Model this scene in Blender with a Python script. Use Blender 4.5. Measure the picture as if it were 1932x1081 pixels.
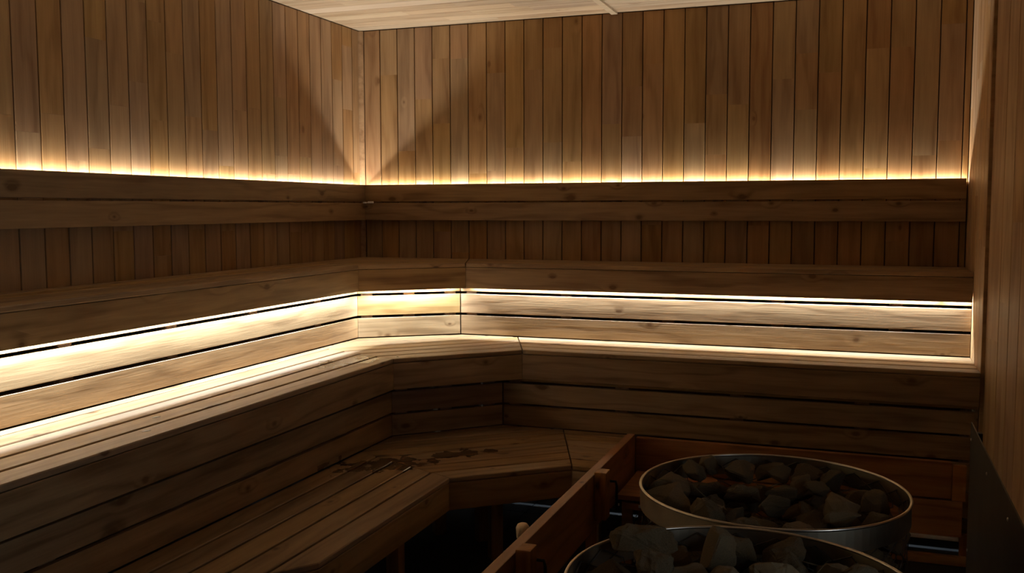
import bpy, bmesh, math, random
import numpy as np
from mathutils import Vector, Matrix, noise
random.seed(7)
for o in list(bpy.data.objects): bpy.data.objects.remove(o)
scn = bpy.context.scene
COL = scn.collection
E = 1.70                                   # camera height above the floor
def zz(z): return z + E                    # heights below are measured from the camera

# ---------------------------------------------------------------- camera, world, exposure
yaw, pitch, roll = 0.3483, -0.0807, -0.0021
fw = Vector((-math.sin(yaw)*math.cos(pitch), math.cos(yaw)*math.cos(pitch), math.sin(pitch)))
rt = Vector((math.cos(yaw), math.sin(yaw), 0)); up = rt.cross(fw)
rt2 = math.cos(roll)*rt + math.sin(roll)*up; up2 = -math.sin(roll)*rt + math.cos(roll)*up
cam = bpy.data.objects.new('camera', bpy.data.cameras.new('camera')); COL.objects.link(cam)
m = Matrix((rt2, up2, -fw)).transposed().to_4x4(); m.translation = (3.3054, -6.0348, E)
cam.matrix_world = m
cam.data.sensor_width = 36; cam.data.lens = 1827.04/1932*36; cam.data.clip_start = 0.05
scn.camera = cam
w = bpy.data.worlds.new('world'); scn.world = w; w.use_nodes = True
w.node_tree.nodes['Background'].inputs[0].default_value = (0.6, 0.7, 0.85, 1)
w.node_tree.nodes['Background'].inputs[1].default_value = 0.02
scn.view_settings.view_transform = 'Standard'; scn.view_settings.look = 'None'
scn.view_settings.exposure = 0.0; scn.view_settings.gamma = 1; scn.view_settings.use_curve_mapping = False
scn.cycles.diffuse_bounces = 7; scn.cycles.max_bounces = 12

P_UP, P_MID, P_DOOR = 6.3, 18.0, 22.0       # watts per metre of light strip, watts of the doorway
C_UP, C_MID, C_DOOR = (1, .94, .84), (.80, .91, 1), (.76, .88, 1)

# ---------------------------------------------------------------- helpers
def link(o): COL.objects.link(o); return o
def thing(name, loc, label=None, cat=None, group=None, kind=None):
    o = link(bpy.data.objects.new(name, None)); o.location = loc; o.empty_display_size = .1
    if label: o['label'] = label
    if cat: o['category'] = cat
    if group: o['group'] = group
    if kind: o['kind'] = kind
    return o
def put(name, me, mat, M=None, parent=None, kind=None):
    o = link(bpy.data.objects.new(name, me))
    if mat and not me.materials: me.materials.append(mat)
    if M is not None: o.matrix_basis = M
    if parent is not None:
        o.parent = parent
        if parent.type == 'EMPTY': o.matrix_parent_inverse = Matrix.Translation(-parent.location)
        else: o.matrix_parent_inverse = parent.matrix_basis.inverted()
    if kind: o['kind'] = kind
    return o
def frame(o, x, z):
    x = Vector(x).normalized(); z = Vector(z).normalized(); y = z.cross(x)
    m = Matrix((x, y, z)).transposed().to_4x4(); m.translation = o; return m
_cache = {}
def board_mesh(L, W, T, ch=.0025, both=False, mat=None):
    """board from 0..L on x, -W/2..W/2 on y, 0..T on z, long edges eased"""
    k = (round(L, 4), round(W, 4), round(T, 4), ch, both, mat.name if mat else '')
    if k in _cache: return _cache[k]
    h = W/2
    if both: sec = [(-h+ch, 0), (h-ch, 0), (h, ch), (h, T-ch), (h-ch, T), (-h+ch, T), (-h, T-ch), (-h, ch)]
    else: sec = [(-h, 0), (h, 0), (h, T-ch), (h-ch, T), (-h+ch, T), (-h, T-ch)]
    n = len(sec)
    v = [(0, a, b) for a, b in sec] + [(L, a, b) for a, b in sec]
    f = [(i, i+n, (i+1) % n+n, (i+1) % n)[::-1] for i in range(n)] + [tuple(range(n))[::-1], tuple(range(n, 2*n))]
    me = bpy.data.meshes.new('board'); me.from_pydata(v, [], f)
    bm = bmesh.new(); bm.from_mesh(me); bmesh.ops.recalc_face_normals(bm, faces=bm.faces); bm.to_mesh(me); bm.free()
    if mat: me.materials.append(mat)
    _cache[k] = me; return me
def box_bm(bm, c, s, bev=0):
    r = bmesh.ops.create_cube(bm, size=1, matrix=Matrix.Translation(c) @ Matrix.Diagonal((s[0], s[1], s[2], 1)))
    if bev:
        es = list({e for v in r['verts'] for e in v.link_edges})
        bmesh.ops.bevel(bm, geom=es, offset=bev, segments=2, affect='EDGES', profile=.7)
def done(bm, name, mat, smooth=False):
    me = bpy.data.meshes.new(name)
    bmesh.ops.recalc_face_normals(bm, faces=bm.faces); bm.to_mesh(me); bm.free()
    if mat: me.materials.append(mat)
    if smooth:
        for p in me.polygons: p.use_smooth = True
    return me
def clip(poly, n, d):
    """keep the side n.p <= d"""
    out = []
    for i in range(len(poly)):
        a, b = poly[i], poly[(i+1) % len(poly)]
        da, db = n[0]*a[0]+n[1]*a[1]-d, n[0]*b[0]+n[1]*b[1]-d
        if da <= 0: out.append(a)
        if (da < 0 < db) or (db < 0 < da):
            t = da/(da-db); out.append((a[0]+(b[0]-a[0])*t, a[1]+(b[1]-a[1])*t))
    return out
def shrink(poly, n, d, by): return clip(poly, n, d-by)
def prism(name, poly, zb, zt, xdir, mat, parent, ch=.002, label=None):
    """2D polygon in the plan extruded zb..zt; local x runs along xdir"""
    xdir = Vector((xdir[0], xdir[1])).normalized(); yd = Vector((-xdir.y, xdir.x))
    p = [Vector(q) for q in poly]
    c = sum(p, Vector((0, 0)))/len(p)
    bm = bmesh.new()
    vs = [bm.verts.new(((q-c).dot(xdir), (q-c).dot(yd), 0)) for q in p]
    f = bm.faces.new(vs)
    r = bmesh.ops.extrude_face_region(bm, geom=[f])
    for v in r['geom']:
        if isinstance(v, bmesh.types.BMVert): v.co.z += zt-zb
    bmesh.ops.recalc_face_normals(bm, faces=bm.faces)
    if ch:
        es = [e for e in bm.edges if abs((e.verts[0].co-e.verts[1].co).normalized().x) > .6]
        bmesh.ops.bevel(bm, geom=es, offset=ch, segments=1, affect='EDGES')
    M = Matrix(((xdir.x, yd.x, 0, c.x), (xdir.y, yd.y, 0, c.y), (0, 0, 1, zb), (0, 0, 0, 1)))
    return put(name, done(bm, name, mat), None, M, parent)
def tube_bm(bm, pts, r, seg=6, closed=False):
    pts = [Vector(p) for p in pts]; rings = []
    n = len(pts)
    for i, p in enumerate(pts):
        t = (pts[(i+1) % n]-pts[i-1]) if closed or 0 < i < n-1 else (pts[1]-pts[0] if i == 0 else pts[-1]-pts[-2])
        t.normalize(); a = t.cross(Vector((0, 0, 1)))
        if a.length < .05: a = t.cross(Vector((1, 0, 0)))
        a.normalize(); b = t.cross(a)
        rr = r[i] if isinstance(r, (list, tuple)) else r
        rings.append([bm.verts.new(p+rr*(math.cos(2*math.pi*k/seg)*a+math.sin(2*math.pi*k/seg)*b)) for k in range(seg)])
    for i in range(n if closed else n-1):
        A, B = rings[i], rings[(i+1) % n]
        for k in range(seg): bm.faces.new((A[k], A[(k+1) % seg], B[(k+1) % seg], B[k]))
    if not closed: bm.faces.new(rings[0]); bm.faces.new(rings[-1])
def lathe(name, prof, mat, seg=64, smooth=True, closed=True):
    """profile of (r, z) turned about z; closed profile = solid ring"""
    bm = bmesh.new(); rings = [[bm.verts.new((r*math.cos(2*math.pi*k/seg), r*math.sin(2*math.pi*k/seg), z)) for k in range(seg)] for r, z in prof]
    n = len(prof)
    for i in range(n if closed else n-1):
        A, B = rings[i], rings[(i+1) % n]
        for k in range(seg): bm.faces.new((A[k], A[(k+1) % seg], B[(k+1) % seg], B[k]))
    if not closed: bm.faces.new(rings[0]); bm.faces.new(rings[-1])
    return done(bm, name, mat, smooth)

# ---------------------------------------------------------------- materials
def nodes(name):
    m = bpy.data.materials.new(name); m.use_nodes = True
    nt = m.node_tree; b = nt.nodes['Principled BSDF']
    def N(t, **k):
        n = nt.nodes.new(t)
        for a, v in k.items(): setattr(n, a, v)
        return n
    def math_(op, a, b_=None, c=None, clamp=False):
        n = N('ShaderNodeMath', operation=op, use_clamp=clamp)
        for i, v in enumerate((a, b_, c)):
            if v is None: continue
            if isinstance(v, (int, float)): n.inputs[i].default_value = v
            else: nt.links.new(v, n.inputs[i])
        return n.outputs[0]
    return m, nt, b, N, math_
def wood(name, dark, light, knots=0, rings=1.0, var=.5, rough=.55, wet=None, hue=.0):
    m, nt, b, N, M = nodes(name); L = nt.links.new
    tc = N('ShaderNodeTexCoord'); oi = N('ShaderNodeObjectInfo')
    wn = N('ShaderNodeTexWhiteNoise', noise_dimensions='1D'); L(oi.outputs['Random'], wn.inputs['W'])
    off = N('ShaderNodeVectorMath', operation='MULTIPLY_ADD'); L(wn.outputs['Color'], off.inputs[0])
    off.inputs[1].default_value = (37, 23, 41); L(tc.outputs['Object'], off.inputs[2])
    def noise_(scale, vec, detail=3, s=1.0, rgh=.55):
        mp = N('ShaderNodeVectorMath', operation='MULTIPLY'); L(vec, mp.inputs[0]); mp.inputs[1].default_value = scale
        n = N('ShaderNodeTexNoise'); L(mp.outputs[0], n.inputs['Vector']); n.inputs['Scale'].default_value = s
        n.inputs['Detail'].default_value = detail; n.inputs['Roughness'].default_value = rgh
        return n.outputs['Fac']
    P = off.outputs[0]
    sx = N('ShaderNodeSeparateXYZ'); L(P, sx.inputs[0])
    n1 = noise_((1.3, 9, 9), P, 2); n2 = noise_((5, 120, 120), P, 2); n3 = noise_((2.2, 28, 28), P, 3)
    blot = noise_((3, 6, 6), P, 3)
    fac = M('MULTIPLY_ADD', n3, .55, -.05)
    kn = None
    yz = M('ADD', sx.outputs['Y'], sx.outputs['Z'])
    phase = M('MULTIPLY_ADD', yz, 62*rings, M('MULTIPLY', n1, 17.0))
    if knots:
        cm = N('ShaderNodeCombineXYZ'); L(M('MULTIPLY', sx.outputs['X'], 2.6), cm.inputs[0]); L(M('MULTIPLY', yz, 7.0), cm.inputs[1])
        vo = N('ShaderNodeTexVoronoi', voronoi_dimensions='2D', feature='F1'); L(cm.outputs[0], vo.inputs['Vector']); vo.inputs['Scale'].default_value = 1.0
        sc = N('ShaderNodeSeparateColor'); L(vo.outputs['Color'], sc.inputs[0])
        pv = N('ShaderNodeVectorMath', operation='SUBTRACT'); L(cm.outputs[0], pv.inputs[0]); L(vo.outputs['Position'], pv.inputs[1])
        ps = N('ShaderNodeSeparateXYZ'); L(pv.outputs[0], ps.inputs[0])
        dx = M('DIVIDE', ps.outputs[0], 2.6); dy = M('DIVIDE', ps.outputs[1], 7.0)
        ex = M('MULTIPLY', dx, .62)
        dist = M('SQRT', M('ADD', M('MULTIPLY', ex, ex), M('MULTIPLY', dy, dy)))
        dist = M('ADD', dist, M('MULTIPLY_ADD', n3, .008, -.004))
        has = M('GREATER_THAN', sc.outputs[0], 1-knots)
        size = M('MULTIPLY_ADD', sc.outputs[1], .009, .005)
        near = M('SUBTRACT', 1, M('DIVIDE', dist, M('MULTIPLY', size, 4.5)), clamp=True)
        near = M('MULTIPLY', near, has)
        phase = M('MULTIPLY_ADD', near, 5.0, phase)
        kn = M('MULTIPLY', M('SUBTRACT', 1, M('SMOOTH_MIN', M('DIVIDE', dist, size), 1.0, .25), clamp=True), has)
        kring = M('MULTIPLY', M('SUBTRACT', 1, M('ABSOLUTE', M('MULTIPLY_ADD', M('DIVIDE', dist, size), 2.2, -2.4)), clamp=True), has)
        smear = M('MULTIPLY', near, near)
    ring = M('SINE', phase)
    ring = M('POWER', M('MULTIPLY_ADD', ring, .5, .5), 3.0)
    tone = M('MULTIPLY_ADD', wn.outputs['Value'], var, -var/2)
    f = M('MULTIPLY_ADD', ring, -.27, .61)
    f = M('ADD', f, M('MULTIPLY_ADD', n3, .7, -.35))
    f = M('ADD', f, M('MULTIPLY_ADD', n2, .34, -.17))
    f = M('ADD', f, M('MULTIPLY_ADD', blot, .36, -.18))
    f = M('ADD', f, tone)
    if kn is not None:
        f = M('SUBTRACT', f, M('MULTIPLY', kn, .85)); f = M('SUBTRACT', f, M('MULTIPLY', kring, .18)); f = M('SUBTRACT', f, M('MULTIPLY', smear, .35))
    cr = N('ShaderNodeValToRGB'); L(f, cr.inputs[0])
    e = cr.color_ramp.elements; e[0].position = 0; e[1].position = 1
    e[0].color = (*dark, 1); e[1].color = (*light, 1)
    hs = N('ShaderNodeHueSaturation'); L(cr.outputs[0], hs.inputs['Color'])
    w2 = N('ShaderNodeSeparateColor'); L(wn.outputs['Color'], w2.inputs[0])
    L(M('MULTIPLY_ADD', w2.outputs[1], .008+hue, .496-hue/2), hs.inputs['Hue']); L(M('MULTIPLY_ADD', w2.outputs[2], .2, .9), hs.inputs['Saturation'])
    col = hs.outputs[0]; ro = M('MULTIPLY_ADD', n2, .18, rough-.09)
    if wet:
        ge = N('ShaderNodeNewGeometry'); tot = None
        sp = N('ShaderNodeSeparateXYZ'); L(ge.outputs['Position'], sp.inputs[0])
        wv = N('ShaderNodeTexNoise'); L(ge.outputs['Position'], wv.inputs['Vector']); wv.inputs['Scale'].default_value = 13; wv.inputs['Detail'].default_value = 4
        for (x, y, rx, ry, zl, ang, th) in wet:
            ca, sa = math.cos(ang), math.sin(ang)
            ax = M('SUBTRACT', sp.outputs[0], x); ay = M('SUBTRACT', sp.outputs[1], y)
            u = M('DIVIDE', M('ADD', M('MULTIPLY', ax, ca), M('MULTIPLY', ay, sa)), rx)
            v = M('DIVIDE', M('ADD', M('MULTIPLY', ax, -sa), M('MULTIPLY', ay, ca)), ry)
            d = M('SQRT', M('ADD', M('MULTIPLY', u, u), M('MULTIPLY', v, v)))
            k = M('SUBTRACT', M('ADD', M('MULTIPLY', wv.outputs['Fac'], 2.6), -.62), d)
            k = M('MULTIPLY', k, 7.0, clamp=True)
            k = M('MULTIPLY', k, M('LESS_THAN', M('ABSOLUTE', M('SUBTRACT', sp.outputs[2], zl)), .03))
            tot = k if tot is None else M('MAXIMUM', tot, k)
        mx = N('ShaderNodeMix', data_type='RGBA', blend_type='MULTIPLY'); L(M('MULTIPLY', tot, .85), mx.inputs[0]); L(col, mx.inputs[6]); mx.inputs[7].default_value = (.36, .30, .26, 1)
        col = mx.outputs[2]
        ro = M('SUBTRACT', ro, M('MULTIPLY', tot, .34))
    L(col, b.inputs['Base Color']); L(ro, b.inputs['Roughness'])
    bp = N('ShaderNodeBump'); bp.inputs['Strength'].default_value = .25; bp.inputs['Distance'].default_value = .002
    L(M('ADD', n2, M('MULTIPLY', ring, -.4)), bp.inputs['Height']); L(bp.outputs[0], b.inputs['Normal'])
    b.inputs['Specular IOR Level'].default_value = .35
    return m
def plain(name, col, rough=.5, metal=0, emit=None, es=0, nz=0, nscale=40, bump=0):
    m, nt, b, N, M = nodes(name)
    b.inputs['Base Color'].default_value = (*col, 1); b.inputs['Roughness'].default_value = rough; b.inputs['Metallic'].default_value = metal
    if emit: b.inputs['Emission Color'].default_value = (*emit, 1); b.inputs['Emission Strength'].default_value = es
    if nz:
        tc = N('ShaderNodeTexCoord'); n = N('ShaderNodeTexNoise'); n.inputs['Scale'].default_value = nscale; n.inputs['Detail'].default_value = 6
        nt.links.new(tc.outputs['Object'], n.inputs['Vector'])
        cr = N('ShaderNodeValToRGB'); nt.links.new(n.outputs['Fac'], cr.inputs[0])
        cr.color_ramp.elements[0].position = .3; cr.color_ramp.elements[1].position = .7
        cr.color_ramp.elements[0].color = (*[c*(1-nz) for c in col], 1); cr.color_ramp.elements[1].color = (*[min(1, c*(1+nz)) for c in col], 1)
        nt.links.new(cr.outputs[0], b.inputs['Base Color'])
        if bump:
            bp = N('ShaderNodeBump'); bp.inputs['Strength'].default_value = bump; bp.inputs['Distance'].default_value = .004
            nt.links.new(n.outputs['Fac'], bp.inputs['Height']); nt.links.new(bp.outputs[0], b.inputs['Normal'])
    return m
ALDER = wood('alder_cladding', (.185, .095, .036), (.43, .265, .122), knots=.05, rings=.5, var=.26, rough=.5, hue=.004)
ALDER_R = wood('alder_cladding_light', (.28, .155, .07), (.60, .40, .215), knots=.03, rings=.5, var=.3, rough=.5)
CEIL = wood('pale_aspen_ceiling', (.30, .205, .12), (.55, .435, .30), knots=.04, rings=.8, var=.6, rough=.5)
WET = [(.80, -1.66, .27, .15, zz(-.79), 1.2, 0), (1.16, -1.92, .40, .17, zz(-1.234), .75, 0), (1.40, -1.62, .30, .10, zz(-1.234), .75, 0)]
PINE = wood('pine_bench_boards', (.125, .062, .021), (.44, .288, .140), knots=.34, rings=1.0, var=.22, rough=.5, wet=WET)
GUARD = wood('stained_guard_wood', (.125, .042, .010), (.47, .21, .066), knots=.35, rings=1.0, var=.2, rough=.45)
BACKING = plain('dark_wall_lining', (.10, .055, .025), .9)
BATTEN = wood('batten_wood', (.12, .06, .03), (.36, .22, .12), var=.3)
STEEL = plain('brushed_steel', (.46, .39, .28), .38, 1, nz=.15, nscale=12)
RIM = plain('bright_rim_steel', (.66, .60, .50), .28, 1)
WIRE = plain('dark_wire', (.10, .09, .08), .5, .8)
SHIELD = plain('dark_heat_shield', (.085, .075, .062), .42, .75, nz=.2, nscale=5)
WHITE = plain('white_plastic', (.88, .88, .86), .35)
ALU = plain('aluminium', (.72, .74, .77), .35, .6)
BLACK = plain('black_iron', (.02, .02, .02), .5, .6)
TILE = plain('dark_floor_tile', (.020, .022, .025), .45, nz=.25, nscale=9)
GROUT = plain('floor_grout', (.010, .010, .010), .9)
DIFF_UP = plain('warm_strip_diffuser', (.9, .85, .75), .5, emit=C_UP, es=6)
DIFF_MID = plain('neutral_strip_diffuser', (.9, .88, .85), .5, emit=C_MID, es=6)
PALE = wood('pale_birch_handle', (.55, .38, .22), (.80, .62, .42), var=.1, rough=.4)
def stone_mat():
    m, nt, b, N, M = nodes('grey_stove_stone'); L = nt.links.new
    tc = N('ShaderNodeTexCoord'); oi = N('ShaderNodeObjectInfo')
    n = N('ShaderNodeTexNoise'); L(tc.outputs['Object'], n.inputs['Vector']); n.inputs['Scale'].default_value = 38; n.inputs['Detail'].default_value = 7; n.inputs['Roughness'].default_value = .72
    n2 = N('ShaderNodeTexNoise'); L(tc.outputs['Object'], n2.inputs['Vector']); n2.inputs['Scale'].default_value = 240; n2.inputs['Detail'].default_value = 3
    v = M('ADD', M('MULTIPLY', n.outputs['Fac'], .6), M('MULTIPLY', n2.outputs['Fac'], .4))
    v = M('ADD', v, M('MULTIPLY_ADD', oi.outputs['Random'], .22, -.11))
    cr = N('ShaderNodeValToRGB'); L(v, cr.inputs[0])
    e = cr.color_ramp.elements; e[0].position = .30; e[0].color = (.040, .029, .015, 1); e[1].position = .76; e[1].color = (.33, .24, .125, 1)
    L(cr.outputs[0], b.inputs['Base Color']); b.inputs['Roughness'].default_value = .9; b.inputs['Specular IOR Level'].default_value = .25
    bp = N('ShaderNodeBump'); bp.inputs['Strength'].default_value = .8; bp.inputs['Distance'].default_value = .006
    L(v, bp.inputs['Height']); L(bp.outputs[0], b.inputs['Normal'])
    return m
STONE = stone_mat()

# ---------------------------------------------------------------- room shell
H = zz(1.218); W = 3.85; Y0 = -7.2
RX, RY, ANG = 3.866, -.93, math.radians(10)                     # the right wall opens outwards past the end of the benches
rdir = Vector((math.sin(ANG), -math.cos(ANG), 0))
def rpt(s, dz=0): return Vector((RX, RY, dz)) + rdir*s
SEND = (RY-Y0)/math.cos(ANG)
def slab(name, c, s, mat, kind='structure', parent=None):
    bm = bmesh.new(); box_bm(bm, (0, 0, 0), s)
    return put(name, done(bm, name, mat), None, Matrix.Translation(c), parent, kind)
XE = rpt(SEND).x
floor = slab('floor', ((XE-.2)/2, Y0/2, -.06), (XE+.6, -Y0+.4, .1), GROUT)
ceiling = slab('ceiling', ((XE-.2)/2, Y0/2, H+.075), (XE+.6, -Y0+.4, .1), BACKING)
wall_left = slab('wall_left', (-.072, Y0/2, H/2+.01), (.1, -Y0+.2, H+.02), BACKING)
wall_back = slab('wall_back', (W/2, .072, H/2+.01), (W+.3, .1, H+.02), BACKING)
wall_front = slab('wall_front', (XE/2, Y0-.07, H/2+.01), (XE+.3, .1, H+.02), BACKING)
# right wall lining: rear piece plus the opening piece with a doorway in it
DS0, DS1, DH = 3.35, 4.35, 2.05                                 # doorway along the slanted wall
bm = bmesh.new()
box_bm(bm, (W+.074, RY/2, H/2+.01), (.1, -RY+.02, H+.02))
def rbox(s0, s1, z0, z1):
    r = bmesh.ops.create_cube(bm, size=1)
    n = Vector((-rdir.y, rdir.x, 0))
    for v in r['verts']:
        a = s0 if v.co.x < 0 else s1
        d = .024 if v.co.y < 0 else .12
        v.co = rpt(a) + n*d + Vector((0, 0, z0 if v.co.z < 0 else z1))
rbox(0, DS0, 0, H+.02); rbox(DS1, SEND, 0, H+.02); rbox(DS0, DS1, DH, H+.02)
wall_right = put('wall_right', done(bm, 'wall_right', BACKING), None, None, None, 'structure')

# floor tiles
tx0, ts = 1.562, .6
for i in range(-3, 5):
    for j in range(0, 12):
        x0, x1 = tx0+i*ts, tx0+(i+1)*ts; y0, y1 = -1.62+.6*2-(j+1)*ts, -1.62+.6*2-j*ts
        if x1 < 0 or y1 < Y0: continue
        put('tile', board_mesh(ts-.005, ts-.005, .012, .0015, mat=TILE), TILE, frame((x0+.0025, (y0+y1)/2, -.011), (1, 0, 0), (0, 0, 1)), floor)

# cladding: columns of boards, each column of finger-jointed pieces
rnd = random.Random(11)
def column(parent, foot, along, normal, width, z0, z1, mat, cuts=None, tk=.02, gap=.0055):
    z = z0 if cuts is None else z0
    zs = [z0]
    if cuts is None:
        z = z0 + rnd.uniform(.15, .9)
        while z < z1-.12: zs.append(z); z += rnd.choice((rnd.uniform(.3, .7), rnd.uniform(.7, 1.6)))
    else: zs += cuts
    zs.append(z1)
    for a, b in zip(zs[:-1], zs[1:]):
        o = Vector(foot) + Vector(along)*(width/2); o.z = a
        nrm = Vector(normal)
        put('board', board_mesh(round(b-a, 3), width-gap, tk, .0022, mat=mat), mat, frame(o - nrm*tk, (0, 0, 1), nrm), parent)
zlo, zhi = zz(-.45), H-.004
# back wall
xs = [.029, .153] + [.153+.13075*k for k in range(1, 29)] + [3.849]
BK = {3: [-.6], 7: [-.62, .35, .84], }
for a, b in zip(xs[:-1], xs[1:]):
    column(wall_back, (a, 0, 0), (1, 0, 0), (0, -1, 0), b-a, zlo, zhi, ALDER)
ys = [-.024, -.113] + [-.113-.1346*k for k in range(1, 40)]
for a, b in zip(ys[:-1], ys[1:]):
    if b < -5.4: break
    column(wall_left, (0, b, 0), (0, 1, 0), (1, 0, 0), a-b, zlo, zhi, ALDER)
# right wall, rear part
k = 0; y = -.001
while y > RY+.02:
    wd = min(.131, y-RY)
    column(wall_right, (W, y-wd, 0), (0, 1, 0), (-1, 0, 0), wd, .02, zhi, ALDER_R, tk=.022); y -= wd
bm = bmesh.new(); box_bm(bm, (0, 0, 0), (.034, .012, zhi-.02), .002)
put('trim_3', done(bm, 'trim_3', ALDER_R), None, Matrix.Translation((W+.0175, RY+.0055, (zhi+.02)/2)), None, 'structure')
nR = Vector((rdir.y, -rdir.x, 0))                                   # into the room
s = 0.0; k = 0
first = [.185, .135, .132, .14]
while s < SEND-.05:
    wd = first[k] if k < 4 else .132
    if s+wd > DS0-.06 and s < DS1+.06:
        z0_ = DH+.07
    else: z0_ = .02
    cuts = {0: [zz(-.62)], 2: None, 3: [zz(-.69)]}.get(k, None)
    column(wall_right, rpt(s), rdir, nR, wd, z0_, zhi, ALDER_R, cuts=cuts)
    s += wd; k += 1
# front wall
x = .03
while x < XE-.15:
    column(wall_front, (x, Y0, 0), (1, 0, 0), (0, 1, 0), .262, .02, zhi, ALDER); x += .262
# ceiling
jx0, jx1 = 1.786, 1.826
for k in range(0, 46):
    y1 = -.004-.1265*k; y0 = y1-.1265
    segs = [(0.004, jx0+.006), (jx1-.006, 3.846 if y1 > RY else RX+(RY-y1)*math.tan(ANG))]
    for (a, b) in segs:
        if k < 16:
            c = [a]; q = a+rnd.uniform(.3, 1.2)
            while q < b-.2: c.append(q); q += rnd.uniform(.35, 1.2)
            c.append(b)
        else: c = [a, b]
        for p, q in zip(c[:-1], c[1:]):
            put('board', board_mesh(round(q-p, 3), .1205, .02, .002, mat=CEIL), CEIL, frame((p, (y0+y1)/2, H+.02), (1, 0, 0), (0, 0, -1)), ceiling)
bm = bmesh.new(); box_bm(bm, (0, 0, 0), (jx1-jx0, 5.8, .016), .002)
put('trim_1', done(bm, 'trim_1', CEIL), None, Matrix.Translation(((jx0+jx1)/2, -2.92, H-.006)), None, 'structure')
bm = bmesh.new()                                                    # quarter-round bead in the corner
pr = [(0, 0), (.028, 0), (.026, -.010), (.018, -.020), (.010, -.026), (0, -.028)]
a = [bm.verts.new((x, y, zlo)) for x, y in pr]; b = [bm.verts.new((x, y, zhi)) for x, y in pr]
for i in range(len(pr)): bm.faces.new((a[i], a[(i+1) % len(pr)], b[(i+1) % len(pr)], b[i]))
bm.faces.new(a); bm.faces.new(b)
put('trim_2', done(bm, 'trim_2', ALDER), None, None, None, 'structure')
# glass door in the slanted wall, beyond the right edge of the picture
dm = (DS0+DS1)/2
door = thing('door_1', rpt(dm), kind='structure')
for sA, sB, za, zb in ((DS0, DS0+.06, 0, DH), (DS1-.06, DS1, 0, DH), (DS0+.06, DS1-.06, DH-.06, DH)):
    bm = bmesh.new(); box_bm(bm, (0, 0, 0), (sB-sA-.002, .09, zb-za-.01), .004)
    put('door_frame', done(bm, 'door_frame', ALDER), None, frame(rpt((sA+sB)/2, (za+zb)/2+.005) - nR*.03, rdir, (0, 0, 1)), door)
gm, nt, b_, N, M_ = nodes('door_glass')
tr = N('ShaderNodeBsdfTransparent'); gl = N('ShaderNodeBsdfGlossy'); gl.inputs['Roughness'].default_value = .02
mx = N('ShaderNodeMixShader'); mx.inputs[0].default_value = .08
nt.links.new(tr.outputs[0], mx.inputs[1]); nt.links.new(gl.outputs[0], mx.inputs[2]); nt.links.new(mx.outputs[0], nt.nodes['Material Output'].inputs[0])
bm = bmesh.new(); box_bm(bm, (0, 0, 0), (DS1-DS0-.13, .008, DH-.08))
put('pane', done(bm, 'pane', gm), None, frame(rpt(dm, DH/2-.03) - nR*.03, rdir, (0, 0, 1)), door)

def area(name, loc, direction, xdir, lx, ly, power, col, parent=None):
    l = bpy.data.lights.new(name, 'AREA'); l.shape = 'RECTANGLE'; l.size = lx; l.size_y = ly; l.energy = power; l.color = col
    o = link(bpy.data.objects.new(name, l)); o.matrix_basis = frame(loc, xdir, -Vector(direction))
    if parent: o.parent = parent; o.matrix_parent_inverse = Matrix.Translation(-parent.location)
    return o
area('hallway_light', rpt(dm, 1.1) - nR*.35, nR, rdir, .85, 1.7, P_DOOR, C_DOOR)

# ---------------------------------------------------------------- benches
TIERS = {
 'upper': dict(a=.476, L=(.476, -.927), R=(.988, -.495), b=-.495, top=-.339, seam=-.365, fb=-.496),
 'middle': dict(a=.986, L=(.986, -1.484), R=(1.522, -.956), b=-.956, top=-.792, seam=-.818, fb=-.958),
 'lower': dict(a=1.544, L=(1.544, -2.032), R=(2.013, -1.636), b=-1.636, top=-1.234, seam=-1.260, fb=-1.388),
}
BACKS = {  # line of the slatted riser behind each deck
 'upper': dict(a=.004, L=(0, 0), R=(0, 0), b=-.004),
 'middle': dict(a=.414, L=(.414, -.832), R=(.934, -.452), b=-.452),
 'lower': dict(a=.925, L=(.925, -1.391), R=(1.394, -.925), b=-.925),
}
def unit(v): v = Vector(v); return v.normalized()
def geom(t):
    L, R = Vector(t['L']), Vector(t['R']); d = (R-L).normalized()
    bl = (Vector((0, 1)) + d).normalized(); nl = bl                       # bisector seam at L: normal to the seam
    br = (d + Vector((1, 0))).normalized()
    return L, R, d, bl, br
def halfplanes(which, t, bk, yend, xend, gl=.0015, gr=.0035):
    """plan polygon of the module"""
    L, R, d, bl, br = geom(t)
    BIG = [(-1, -9), (6, -9), (6, 1), (-1, 1)]
    if which == 'left':
        p = clip(BIG, (1, 0), t['a']); p = clip(p, (-1, 0), -bk['a']); p = clip(p, (0, -1), -yend)
        p = clip(p, bl, bl.dot(L)-gl); return p, Vector((0, 1)), L, Vector((-1, 0))
    if which == 'right':
        p = clip(BIG, (0, -1), -t['b']); p = clip(p, (0, 1), bk['b']); p = clip(p, (1, 0), xend)
        p = clip(p, -br, -br.dot(R)-gr); return p, Vector((1, 0)), R, Vector((0, 1))
    n = Vector((-d.y, d.x))                                               # inwards
    p = clip(BIG, -n, -n.dot(L)); p = clip(p, -bl, -bl.dot(L)-gl); p = clip(p, br, br.dot(R)-gr)
    p = clip(p, (-1, 0), -bk['a']); p = clip(p, (0, 1), bk['b'])
    if bk['L'] != (0, 0):
        bd = (Vector(bk['R'])-Vector(bk['L'])).normalized(); bn = Vector((-bd.y, bd.x)); p = clip(p, bn, bn.dot(Vector(bk['L'])))
    return p, d, L, n
PITCH = {'upper': .131, 'middle': .130, 'lower': .126}
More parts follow.
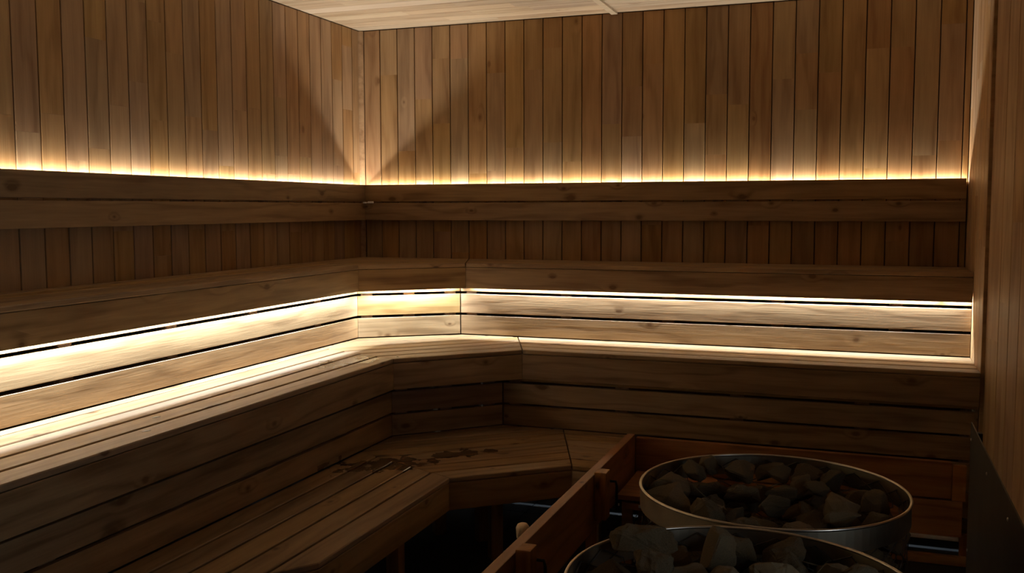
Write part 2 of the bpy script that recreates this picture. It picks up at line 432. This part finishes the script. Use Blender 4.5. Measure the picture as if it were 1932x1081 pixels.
def deck(root, poly, d, org, n, pitch, zt, zb, gap=.0145):
    o = org.dot(n); k = 0
    while True:
        v0, v1 = o+k*pitch, o+(k+1)*pitch-gap
        q = clip(clip(poly, -n, -v0), n, v1); k += 1
        if len(q) < 3:
            if k > 14: break
            continue
        A = abs(sum(q[i][0]*q[(i+1) % len(q)][1]-q[(i+1) % len(q)][0]*q[i][1] for i in range(len(q))))/2
        if A < .0012: continue
        # drop doubled points
        r = []
        for pt in q:
            if not r or (Vector(pt)-Vector(r[-1])).length > 1e-4: r.append(pt)
        if (Vector(r[0])-Vector(r[-1])).length < 1e-4: r.pop()
        prism('slat', r, zb, zt, d, PINE, root, .0035)
def strip_poly(poly, n, o, t0, t1): return clip(clip(poly, -n, -(o+t0)), n, o+t1)
def dedupe(q):
    r = []
    for pt in q:
        if not r or (Vector(pt)-Vector(r[-1])).length > 1e-4: r.append(pt)
    if (Vector(r[0])-Vector(r[-1])).length < 1e-4: r.pop()
    return r
LBL = {
 ('upper', 'left'): 'topmost pine bench along the left wall, dim, above the glowing slats',
 ('upper', 'corner'): 'short slanted corner section of the topmost pine bench',
 ('upper', 'right'): 'topmost pine bench along the back wall under the backrest boards',
 ('middle', 'left'): 'middle pine bench along the left wall with light spilling over its slats',
 ('middle', 'corner'): 'slanted corner section of the middle bench, brightly lit along its back',
 ('middle', 'right'): 'middle pine bench along the back wall above the stoves',
 ('lower', 'left'): 'lowest pine bench on the left with damp dark slats and open legs below',
 ('lower', 'corner'): 'slanted corner section of the lowest bench with dark wet stains',
 ('lower', 'right'): 'short stub of the lowest bench wedged beside the stove guard rail',
}
for tn, t in TIERS.items():
    bk = BACKS[tn]
    for wh in ('left', 'corner', 'right'):
        yend = -4.3 if tn == 'lower' else -6.9
        xend = 2.150 if tn == 'lower' else W-.003
        poly, d, org, n = halfplanes(wh, t, bk, yend, xend)
        if tn == 'lower' and wh == 'left':                               # clipped near corner
            nn = Vector((.80, -.60)); poly = clip(poly, nn, nn.dot(Vector((1.544, -3.168))))
        cx = sum(p[0] for p in poly)/len(poly); cy = sum(p[1] for p in poly)/len(poly)
        root = thing(f'{tn}_bench', (cx, cy, 0 if tn == 'lower' else zz(t['fb'])), LBL[tn, wh], 'bench', f'{tn} bench sections')
        deck(root, poly, d, org, n, PITCH[tn], zz(t['top']), zz(t['seam'])+.0025)
        fpoly = poly if (tn, wh) == ('lower', 'left') else halfplanes(wh, t, bk, yend, xend, .0006, .0006)[0]
        fp = dedupe(strip_poly(fpoly, n, org.dot(n), .001, .021))
        prism('fascia', fp, zz(t['fb']), zz(t['seam']), d, PINE, root, .002)
        if wh == 'corner':  # added unseen block, stops strip light leaking through the fascia seam
            rr_ = Vector(t['R']) + n*.038
            bm = bmesh.new(); box_bm(bm, (0, 0, 0), (zz(t['seam'])-zz(t['fb'])-.004, .05, .03), .001)
            put('seam_light_stop', done(bm, 'seam_light_stop', BATTEN), None, frame((rr_.x, rr_.y, zz((t['seam']+t['fb'])/2)), (0, 0, 1), (-n.x, -n.y, 0)), root)
        if tn == 'lower':
            # bearer just behind the fascia, and square legs
            bp_ = dedupe(strip_poly(poly, n, org.dot(n), .10, .145))
            prism('bearer', bp_, zz(-1.36), zz(-1.262), d, BATTEN, root, .002)
            legs = {'left': [(1.43, -2.36), (1.43, -3.02), (1.02, -2.4), (1.02, -3.02)], 'corner': [(1.655, -1.735), (1.50, -1.52), (1.25, -1.50)], 'right': [(2.09, -1.50)]}[wh]
            for lx, ly in legs:
                bm = bmesh.new(); box_bm(bm, (0, 0, 0), (.345, .06, .06) if False else (zz(-1.262), .06, .06), .003)
                put('leg', done(bm, 'leg', PINE), None, frame((lx, ly, zz(-1.262)/2), (0, 0, 1), d.to_3d()), root)
        if tn == 'lower' and wh == 'left':
            # end fascia on the clipped near corner
            e0, e1 = Vector((1.544, -3.168)), Vector((1.447, -3.297))
            dd = (e1-e0).normalized(); nn = Vector((dd.y, -dd.x))
            e1 = e0 + Vector((-.6, -.8))*.77; inn = Vector((-.8, .6))
            prism('end_fascia', [e0+inn*.001+Vector((-.6, -.8))*.02, e1, e1+inn*.025, e0+inn*.025+Vector((-.6, -.8))*.06], zz(t['fb']), zz(t['seam']), (-.6, -.8), PINE, root, .002)
# slatted risers
RL = {
 ('middle', 'left'): 'bright slatted riser along the left, lit by the strip under the top bench',
 ('middle', 'corner'): 'bright slatted riser across the corner under the top bench',
 ('middle', 'right'): 'bright slatted riser along the back between top and middle benches',
 ('lower', 'left'): 'dim slatted riser on the left between middle and lowest benches',
 ('lower', 'corner'): 'dim slanted riser in the corner with two tiny white dots in its gaps',
 ('lower', 'right'): 'dark brown slatted riser along the back behind the stoves',
}
BANDS = {'middle': [(-.786, -.669), (-.653, -.534), (-.518, -.405)], 'lower': [(-1.230, -1.117), (-1.104, -.990), (-.976, -.870)]}
for tn in ('middle', 'lower'):
    bk = BACKS[tn]
    for wh in ('left', 'corner', 'right'):
        yend = -6.9; xend = W-.003
        poly, d, org, n = halfplanes(wh, bk, dict(a=-.8, L=(0, 0), R=(0, 0), b=.8), yend, xend)
        org = Vector(bk['L']) if wh != 'right' else Vector(bk['R'])
        fp = dedupe(strip_poly(poly, n, org.dot(n), 0, .024))
        us = [Vector(p).dot(d) for p in fp]; u0, u1 = min(us), max(us)
        mid = d*((u0+u1)/2) + n*org.dot(n)
        root = thing('slatted_riser', (mid.x, mid.y, zz(BANDS[tn][0][0])), RL[tn, wh], 'bench riser', f'slatted risers behind the {tn} bench')
        bands = list(BANDS[tn])
        if tn == 'lower' and wh == 'right': bands = [(-1.64, -1.530), (-1.517, -1.393), (-1.380, -1.245)] + bands
        for zb, zt in bands:
            prism('slat', fp if zb > -1.235 else dedupe(clip(fp, (-1, 0), -2.2)), zz(zb), zz(zt), d, PINE, root, .0015)
        # battens behind the slats
        q = u0+.07
        zb0 = BANDS[tn][0][0]; Lb = zz(bands[-1][1])-zz(zb0)
        while q < u1-.02:
            c = d*q + n*(org.dot(n)+.0245)
            put('batten', board_mesh(Lb, .07, .03, .002, mat=BATTEN), BATTEN, frame((c.x+n.x*.03, c.y+n.y*.03, zz(zb0)), (0, 0, 1), (-n.x, -n.y, 0)), root)
            q += .262 if wh == 'corner' else .62
        if tn == 'lower' and wh == 'corner':
            for zc in (-.983, -1.1105):
                bm = bmesh.new(); bmesh.ops.create_icosphere(bm, subdivisions=2, radius=.0068)
                c = Vector(bk['L'])*.135 + Vector(bk['R'])*.865 + n*.004
                # about a fifth of the way from the right-hand joint
                c = Vector(bk['L']) + (Vector(bk['R'])-Vector(bk['L']))*.80 - n*.005
                o = put('screw_cap', done(bm, 'screw_cap', WHITE, True), None, Matrix.Translation((c.x, c.y, zz(zc))), root); o['label'] = 'tiny white cap in the gap'

# backrest boards on the walls
for wh in ('left', 'back'):
    lab = {'left': 'two-board pine backrest on the left wall with light glowing above it', 'back': 'two-board pine backrest on the back wall with light glowing above it'}[wh]
    if wh == 'left': o0, xd, nn, Lg = Vector((.03, -6.9, 0)), Vector((0, 1, 0)), Vector((1, 0, 0)), 6.9-.054
    else: o0, xd, nn, Lg = Vector((.03, -.03, 0)), Vector((1, 0, 0)), Vector((0, -1, 0)), W-.03-.012
    root = thing('backrest', o0 + xd*Lg/2 + Vector((0, 0, zz(-.081))), lab, 'backrest', 'wall backrests')
    for zb, zt in ((-.081, .0365), (.047, .162)):
        put('board', board_mesh(Lg, zt-zb, .025, .002, both=True, mat=PINE), PINE, frame(o0+Vector((0, 0, zz((zb+zt)/2))), xd, nn), root)
    q = .45 if wh == 'back' else Lg-.5
    while 0.1 < q < Lg-.1:
        put('batten', board_mesh(.2, .06, .028, .002, mat=BATTEN), BATTEN, frame(o0+xd*q-nn*.029+Vector((0, 0, zz(-.075))), (0, 0, 1), nn), root)
        q += .66 if wh == 'back' else -.66

# ---------------------------------------------------------------- light strips
def strip(label, p0, p1, direction, power_m, col, dmat, group, wdt=.010):
    p0, p1 = Vector(p0), Vector(p1); x = (p1-p0).normalized(); Lg = (p1-p0).length; dr = Vector(direction)
    c = (p0+p1)/2
    root = thing('light_strip', c, label, 'light strip', group)
    put('channel', board_mesh(Lg, wdt+.004, .006, .001, mat=ALU), ALU, frame(p0 - dr*.006, x, dr), root)
    put('diffuser', board_mesh(Lg, wdt-.002, .002, .0005, mat=dmat), dmat, frame(p0, x, dr), root)
    area('strip_lamp', c + dr*.0035, dr, x, Lg, wdt-.003, power_m*Lg, col, root)
zs_ = zz(.1385)
strip('warm light strip hidden behind the left wall backrest', (.0100, -5.6, zs_), (.0100, -.045, zs_), (0, 0, 1), P_UP, C_UP, DIFF_UP, 'warm strips above the backrests')
strip('warm light strip hidden behind the back wall backrest', (.055, -.0100, zs_), (W-.01, -.0100, zs_), (0, 0, 1), P_UP, C_UP, DIFF_UP, 'warm strips above the backrests')
zm_ = zz(-.466); g = 'strips under the top bench'
strip('light strip hidden under the top bench on the left', (.438, -5.6, zm_), (.438, -.95, zm_), (-.52, 0, -.854), P_MID, C_MID, DIFF_MID, g)
strip('light strip hidden under the top bench across the corner', (.504, -.856, zm_), (.914, -.5105, zm_), (-.307, .420, -.854), P_MID*1.0, C_MID, DIFF_MID, g)
strip('light strip hidden under the top bench along the back', (1.02, -.4615, zm_), (W-.01, -.4615, zm_), (0, .52, -.854), P_MID, C_MID, DIFF_MID, g)

# ---------------------------------------------------------------- stove guard
GX0, GX1, GY, GT = 2.165, 2.207, -1.12, zz(-1.18)
guard = thing('stove_guard', (2.9, GY, 0), 'reddish wooden guard rail fencing the two stone stoves', 'guard rail')
Lg = 5.2+GY+.6
bm = bmesh.new(); box_bm(bm, (0, 0, 0), (4.68, GX1-GX0, .25), .004)
put('rail_board', done(bm, 'rail_board', GUARD), None, frame(((GX0+GX1)/2, GY-2.34, GT-.125), (0, -1, 0), (0, 0, 1)), guard)
for k, yc in enumerate((-1.915, -2.95, -3.98, -5.0)):
    bm = bmesh.new(); box_bm(bm, (0, 0, 0), (.215, .075, .055), .006)
    p = put('post', done(bm, 'post', GUARD), None, frame((GX1+.0285, yc, GT-.095), (0, 0, 1), (1, 0, 0)), guard)
    bm = bmesh.new()
    tube_bm(bm, [(.03, .0, 0), (.055, 0, 0), (.06, 0, -.02), (.06, 0, -.11), (.055, 0, -.13), (.03, 0, -.13)], .006, 8)
    put('pull_handle', done(bm, 'pull_handle', BLACK, True), None, Matrix.Translation((GX1+.028, yc+.03, GT-.04)), p)
    # leg that carries the rail
    bm = bmesh.new(); box_bm(bm, (0, 0, 0), (GT-.25, .05, .04), .003)
    put('leg', done(bm, 'leg', GUARD), None, frame(((GX0+GX1)/2, yc, (GT-.25)/2), (0, 0, 1), (1, 0, 0)), guard)
def gboard(name, x0, x1, z0, z1, th=.04, yf=GY, mat=GUARD, bev=.004):
    bm = bmesh.new(); box_bm(bm, (0, 0, 0), (x1-x0, z1-z0, th), bev)
    return put(name, done(bm, name, mat), None, frame(((x0+x1)/2, yf+th/2, (z0+z1)/2), (1, 0, 0), (0, -1, 0)), guard)
gboard('back_board', GX1+.002, 3.725, zz(-1.375), zz(-1.20))
gboard('back_board', GX1+.002, 3.775, zz(-1.556), zz(-1.385))
gboard('corner_post', 3.727, 3.787, zz(-1.383), zz(-1.212), th=.03)
gboard('plinth', GX1+.002, 3.80, .004, zz(-1.652), th=.03)
o = gboard('metal_strip', 2.6, 3.762, zz(-1.572), zz(-1.557), th=.02, yf=GY-.012, mat=ALU, bev=.003); o['label'] = 'pale metal strip under the back board'
for xx in (2.6, 3.79):
    bm = bmesh.new(); box_bm(bm, (0, 0, 0), (zz(-1.556), .04, .025), .002)
    put('leg', done(bm, 'leg', GUARD), None, frame((xx, GY+.055, zz(-1.556)/2), (0, 0, 1), (0, -1, 0)), guard)

# heat shield between the stoves and the right wall
sh = thing('heat_shield', (3.70, -3.3, 0), 'tall dark metal heat shield standing between stoves and right wall', 'heat shield')
bm = bmesh.new(); box_bm(bm, (0, 0, 0), (.004, 2.45, zz(-.80)-.02), .001)
put('sheet', done(bm, 'sheet', SHIELD), None, Matrix.Translation((3.702, -3.32, zz(-.80)/2+.01)), sh)
for yy in (-2.13, -2.62, -3.11, -3.6, -4.1):
    for z in (zz(-.86), zz(-1.28)):
        bm = bmesh.new(); bmesh.ops.create_uvsphere(bm, u_segments=10, v_segments=6, radius=.006)
        put('screw', done(bm, 'screw', RIM, True), None, Matrix.Translation((3.699, yy, z)) @ Matrix.Diagonal((.5, 1, 1, 1)), sh)
for yy in (-2.14, -3.3, -4.5):
    bm = bmesh.new(); box_bm(bm, (0, 0, 0), (.03, .03, zz(-.83)), .002)
    put('stand', done(bm, 'stand', BLACK), None, Matrix.Translation((3.7205, yy, zz(-.83)/2)), sh)

# stool beside the rear stove
ZT = zz(-1.36)
st = thing('stool', (2.44, -1.40, 0), 'small brown wooden stool between rail and rear stove', 'stool')
def sbox(name, c, s, mat=GUARD, bev=.003, xd=(1, 0, 0)):
    bm = bmesh.new(); box_bm(bm, (0, 0, 0), s, bev)
    return put(name, done(bm, name, mat), None, Matrix.Translation(c), st)
sbox('top', (2.44, -1.40, ZT-.012), (.416, .44, .024))
sbox('apron', (2.45, -1.604, ZT-.053), (.36, .022, .032)); sbox('apron', (2.45, -1.205, ZT-.053), (.36, .022, .032))
for lx in (2.275, 2.625):
    for ly in (-1.585, -1.225): sbox('leg', (lx, ly, (ZT-.037)/2), (.05, .03, ZT-.037))
sbox('shelf', (2.45, -1.405, ZT-.19), (.29, .32, .02))
for lx in (2.238, 2.345): 
    o = sbox('bracket', (lx, -1.618, ZT-.048), (.011 if lx < 2.3 else .018, .006, .012), WHITE, .001); o['label'] = 'white plastic bracket'

# ladle leaning on the rail
ld = thing('ladle', (2.11, -2.66, 0), 'pale wooden ladle handle tip showing above the guard rail', 'ladle')
a, b = Vector((2.112, -2.64, zz(-1.195))), Vector((2.135, -2.60, .05))
ax = (b-a).normalized()
pts, rr = [], []
for q, r_ in ((0, .012), (.004, .020), (.014, .0255), (.05, .026), (.09, .021), (.16, .014), (.30, .012), ((b-a).length-.02, .012)):
    pts.append(a+ax*q); rr.append(r_)
bm = bmesh.new(); tube_bm(bm, pts, rr, 14)
put('handle', done(bm, 'handle', PALE, True), None, None, ld)
me = lathe('bowl', [(.004, .004), (.03, .006), (.045, .03), (.05, .06), (.047, .06), (.042, .032), (.028, .011), (.004, .009)], PALE, 24)
put('bowl', me, None, Matrix.Translation((2.11, -2.56, 0)), ld)

# little connector and white specks
cn = thing('cable_connector', (.045, -.058, zz(.041)), 'tiny pale cable connector poking from the gap in the corner backrest', 'connector')
for q, (c, s) in enumerate((((.100, -.061, zz(.0425)), (.040, .012, .013)), ((.076, -.062, zz(.0405)), (.022, .006, .006)), ((.0605, -.072, zz(.040)), (.012, .034, .010)))):
    bm = bmesh.new(); box_bm(bm, (0, 0, 0), s, .0015)
    put(('plug', 'lead', 'socket')[q], done(bm, 'plug', WHITE), None, Matrix.Translation(c), cn)
def speck(loc, label):  # small flattened white lump resting on the slats
    bm = bmesh.new(); bmesh.ops.create_icosphere(bm, subdivisions=2, radius=1)
    for v in bm.verts:
        v.co.z = max(v.co.z, 0)*1.0; v.co += Vector((noise.noise(v.co*1.7+Vector(loc)), noise.noise(v.co*1.9), 0))*.25
    o = put('pale_speck', done(bm, 'pale_speck', WHITE, True), None, Matrix.Translation(loc) @ Matrix.Rotation(1.1, 4, 'Z') @ Matrix.Diagonal((.017, .010, .0035, 1)))
    o['label'] = label; o['category'] = 'speck'; o['group'] = 'pale specks on the middle bench'
speck((.785, -3.075, zz(-.7925)), 'pale chip on the middle left bench, the farther of two')
speck((.910, -3.275, zz(-.7925)), 'pale chip on the middle left bench, the nearer of two')

# ---------------------------------------------------------------- stoves
SR = .372; ZR = zz(-.80)
def rock_mesh(seed):
    r = random.Random(seed); bm = bmesh.new()
    sx, sy, sz = r.uniform(.95, 1.35), r.uniform(.8, 1.05), r.uniform(.58, .85)
    for i in range(15):
        v = Vector((r.gauss(0, 1), r.gauss(0, 1), r.gauss(0, 1))).normalized()*r.uniform(.86, 1.08)
        bm.verts.new((v.x*sx, v.y*sy, v.z*sz))
    bmesh.ops.convex_hull(bm, input=list(bm.verts))
    bmesh.ops.delete(bm, geom=[v for v in bm.verts if not v.link_faces], context='VERTS')
    bmesh.ops.bevel(bm, geom=list(bm.edges), offset=.07, segments=1, affect='EDGES')
    bmesh.ops.triangulate(bm, faces=bm.faces)
    bmesh.ops.subdivide_edges(bm, edges=list(bm.edges), cuts=2, use_grid_fill=True)
    bmesh.ops.triangulate(bm, faces=bm.faces)
    for v in bm.verts:
        n = v.co.normalized(); q = v.co + Vector((seed*3.1, 0, 0))
        v.co += n*(.10*noise.noise(q*2.3) + .055*noise.noise(q*6) + .02*noise.noise(q*15))
    return done(bm, 'stone', STONE)
ROCKS = [rock_mesh(i) for i in range(12)]
def pack(seed, n, R, zfloor, heap):
    g = np.random.default_rng(seed)
    r = g.uniform(.045, .080, n)
    a = g.uniform(0, 2*np.pi, n); q = np.sqrt(g.uniform(0, 1, n))*(R-.09)
    p = np.stack([q*np.cos(a), q*np.sin(a), zfloor+.06+np.arange(n)*(1.1/n)], 1)
    for it in range(700):
        p[:, 2] -= .0035
        for _ in range(3):
            d = p[:, None]-p[None]; L = np.linalg.norm(d, axis=2)+1e-9
            ov = (r[:, None]+r[None])*.97-L; np.fill_diagonal(ov, 0); ov = np.maximum(ov, 0)
            p += (d/L[..., None]*ov[..., None]).sum(1)*.28
            p[:, 2] = np.maximum(p[:, 2], zfloor+r*.8)
            rad = np.hypot(p[:, 0], p[:, 1]); lim = R-r*.92; k = np.minimum(1, lim/np.maximum(rad, 1e-6)); p[:, 0] *= k; p[:, 1] *= k
    return p, r
cw = Vector((3.3054, -6.0348, E))
def project(v):
    v = Vector(v)-cw; return 966+1827*v.dot(rt2)/v.dot(fw), 540.5-1827*v.dot(up2)/v.dot(fw)
def stove(name_word, cx, cy, seed, n, label, zup, heap):
    root = thing('stone_stove', (cx, cy, 0), label, 'stove', 'round stone stoves')
    T = Matrix.Translation((cx, cy, 0))
    put('rim_band', lathe('rim_band', [(SR-.002, ZR-.062), (SR+.001, ZR-.062), (SR+.001, ZR-.002), (SR-.002, ZR-.002)], STEEL, 96, False), None, T, root)
    bm = bmesh.new(); tube_bm(bm, [(SR*math.cos(2*math.pi*k/96), SR*math.sin(2*math.pi*k/96), ZR) for k in range(96)], .0042, 8, True)
    put('rim_edge', done(bm, 'rim_edge', RIM, True), None, T, root)
    put('lower_band', lathe('lower_band', [(SR-.002, .06), (SR+.001, .06), (SR+.001, .12), (SR-.002, .12)], STEEL, 96), None, T, root)
    # expanded wire mesh: two crossing families of wires just inside the band
    bm = bmesh.new(); nw = 24; rm = SR-.007; ht = ZR-.012-.07; per = 2*math.pi/nw
    cell = .048
    for s_ in (1, -1):
        for i in range(nw):
            pts = []; ns = 44
            for j in range(ns+1):
                z = .07+ht*j/ns; ph = z/cell
                tri = math.asin(math.sin(math.pi*ph))/math.pi*1.0           # zigzag: diamonds
                a = per*(i + s_*tri*1.0)
                pts.append(((rm-.0015*s_)*math.cos(a), (rm-.0015*s_)*math.sin(a), z))
            tube_bm(bm, pts, .0018, 3)
    put('wire_mesh', done(bm, 'wire_mesh', WIRE), None, T, root, 'stuff')
    put('base_plate', lathe('base_plate', [(.02, .05), (SR-.012, .05), (SR-.012, .062), (.02, .062)], BLACK, 48), None, T, root)
    for k in range(4):
        bm = bmesh.new(); bmesh.ops.create_cone(bm, segments=16, radius1=.022, radius2=.018, depth=.05, cap_ends=True)
        put('foot', done(bm, 'foot', BLACK), None, Matrix.Translation((cx+.26*math.cos(k*math.pi/2+.8), cy+.26*math.sin(k*math.pi/2+.8), .025)), root)
    zbed = ZR-.40
    p, r = pack(seed, n, SR-.012, zbed, 0)
    keep = p[:, 2]+.75*r < zup+heap*np.exp(-((p[:, 0]+.10)**2+(p[:, 1]-.10)**2)/.035)          # level the heap off just about the rim
    p, r = p[keep], r[keep]
    g = np.random.default_rng(seed+40)                          # settle smaller stones into the hollows left on top
    for rad in (.072, .064, .056, .048, .041):
        for _ in range(700):
            a_, q_ = g.uniform(0, 6.283), math.sqrt(g.uniform(0, 1))*(SR-.014-rad)
            x_, y_ = q_*math.cos(a_), q_*math.sin(a_)
            z_ = zup-.72*rad-g.uniform(0, .02)
            if (np.sqrt((p[:, 0]-x_)**2+(p[:, 1]-y_)**2+(p[:, 2]-z_)**2) > .90*(r+rad)).all():
                p = np.vstack([p, [x_, y_, z_]]); r = np.append(r, rad)
    n = len(r)
    # grid of the highest stone seen from above decides what lies on top
    cells = np.zeros(n, int)
    pz = p[:, 2]
    for gx in np.linspace(-SR, SR, 60):
        for gy in np.linspace(-SR, SR, 60):
            d2 = (p[:, 0]-gx)**2+(p[:, 1]-gy)**2; ok = d2 < (r*.95)**2
            if ok.any():
                hgt = np.where(ok, pz+np.sqrt(np.maximum(r**2-d2, 0)), -9); cells[hgt.argmax()] += 1
    top = cells >= 6
    rr = random.Random(seed+5); tops = []; under = bmesh.new()
    for i in range(n):
        z = p[i, 2]
        M = Matrix.Translation((cx+p[i, 0], cy+p[i, 1], z)) @ Matrix.Rotation(rr.uniform(0, 6.28), 4, 'Z') @ Matrix.Rotation(rr.uniform(-.5, .5), 4, 'X') @ Matrix.Rotation(rr.uniform(-.5, .5), 4, 'Y') @ Matrix.Scale(r[i]*1.0, 4)
        me = ROCKS[rr.randrange(12)]
        if top[i]: tops.append((M, me))
        for dz in ((0, -.33) if not top[i] else (-.33,)):
            if z+dz < .12: continue
            tmp = me.copy(); tmp.transform(Matrix.Translation((-cx, -cy, dz)) @ M); under.from_mesh(tmp); bpy.data.meshes.remove(tmp)
    u = put('buried_stones', done(under, 'buried_stones', STONE), None, T, None, 'stuff')
    u['label'] = f'buried dark stones seen through the mesh of the {name_word} stove'; u['category'] = 'stones'
    # rows as one sees them, from the far rim to the near one
    tops.sort(key=lambda t: project(t[0].translation)[1])
    nrow = 6; per_row = math.ceil(len(tops)/nrow)
    rows = [tops[i:i+per_row] for i in range(0, len(tops), per_row)]
    rn = ['farthest row at the back rim', 'second row from the back', 'third row from the back', 'fourth row from the back', 'second row from the near rim', 'nearest row at the near rim']
    on = ['first', 'second', 'third', 'fourth', 'fifth', 'sixth', 'seventh', 'eighth', 'ninth', 'tenth', 'eleventh', 'twelfth', 'thirteenth']
    for ri, row in enumerate(rows):
        row.sort(key=lambda t: project(t[0].translation)[0])
        for ci, (M, me) in enumerate(row):
            o = put('stove_stone', me, None, M)
            o['label'] = f'rough grey stone on the {name_word} stove, {rn[ri]}, {on[ci]} from left'
            o['category'] = 'stone'; o['group'] = f'stones heaped on the {name_word} stove'
stove('rear', 3.075, -3.225, 3, 190, 'round mesh stove heaped with stones, the rear one by the back benches', ZR+.026, .008)
stove('front', 3.075, -3.985, 8, 200, 'round mesh stove heaped with stones, the front one cut by the frame', ZR+.03, .06)
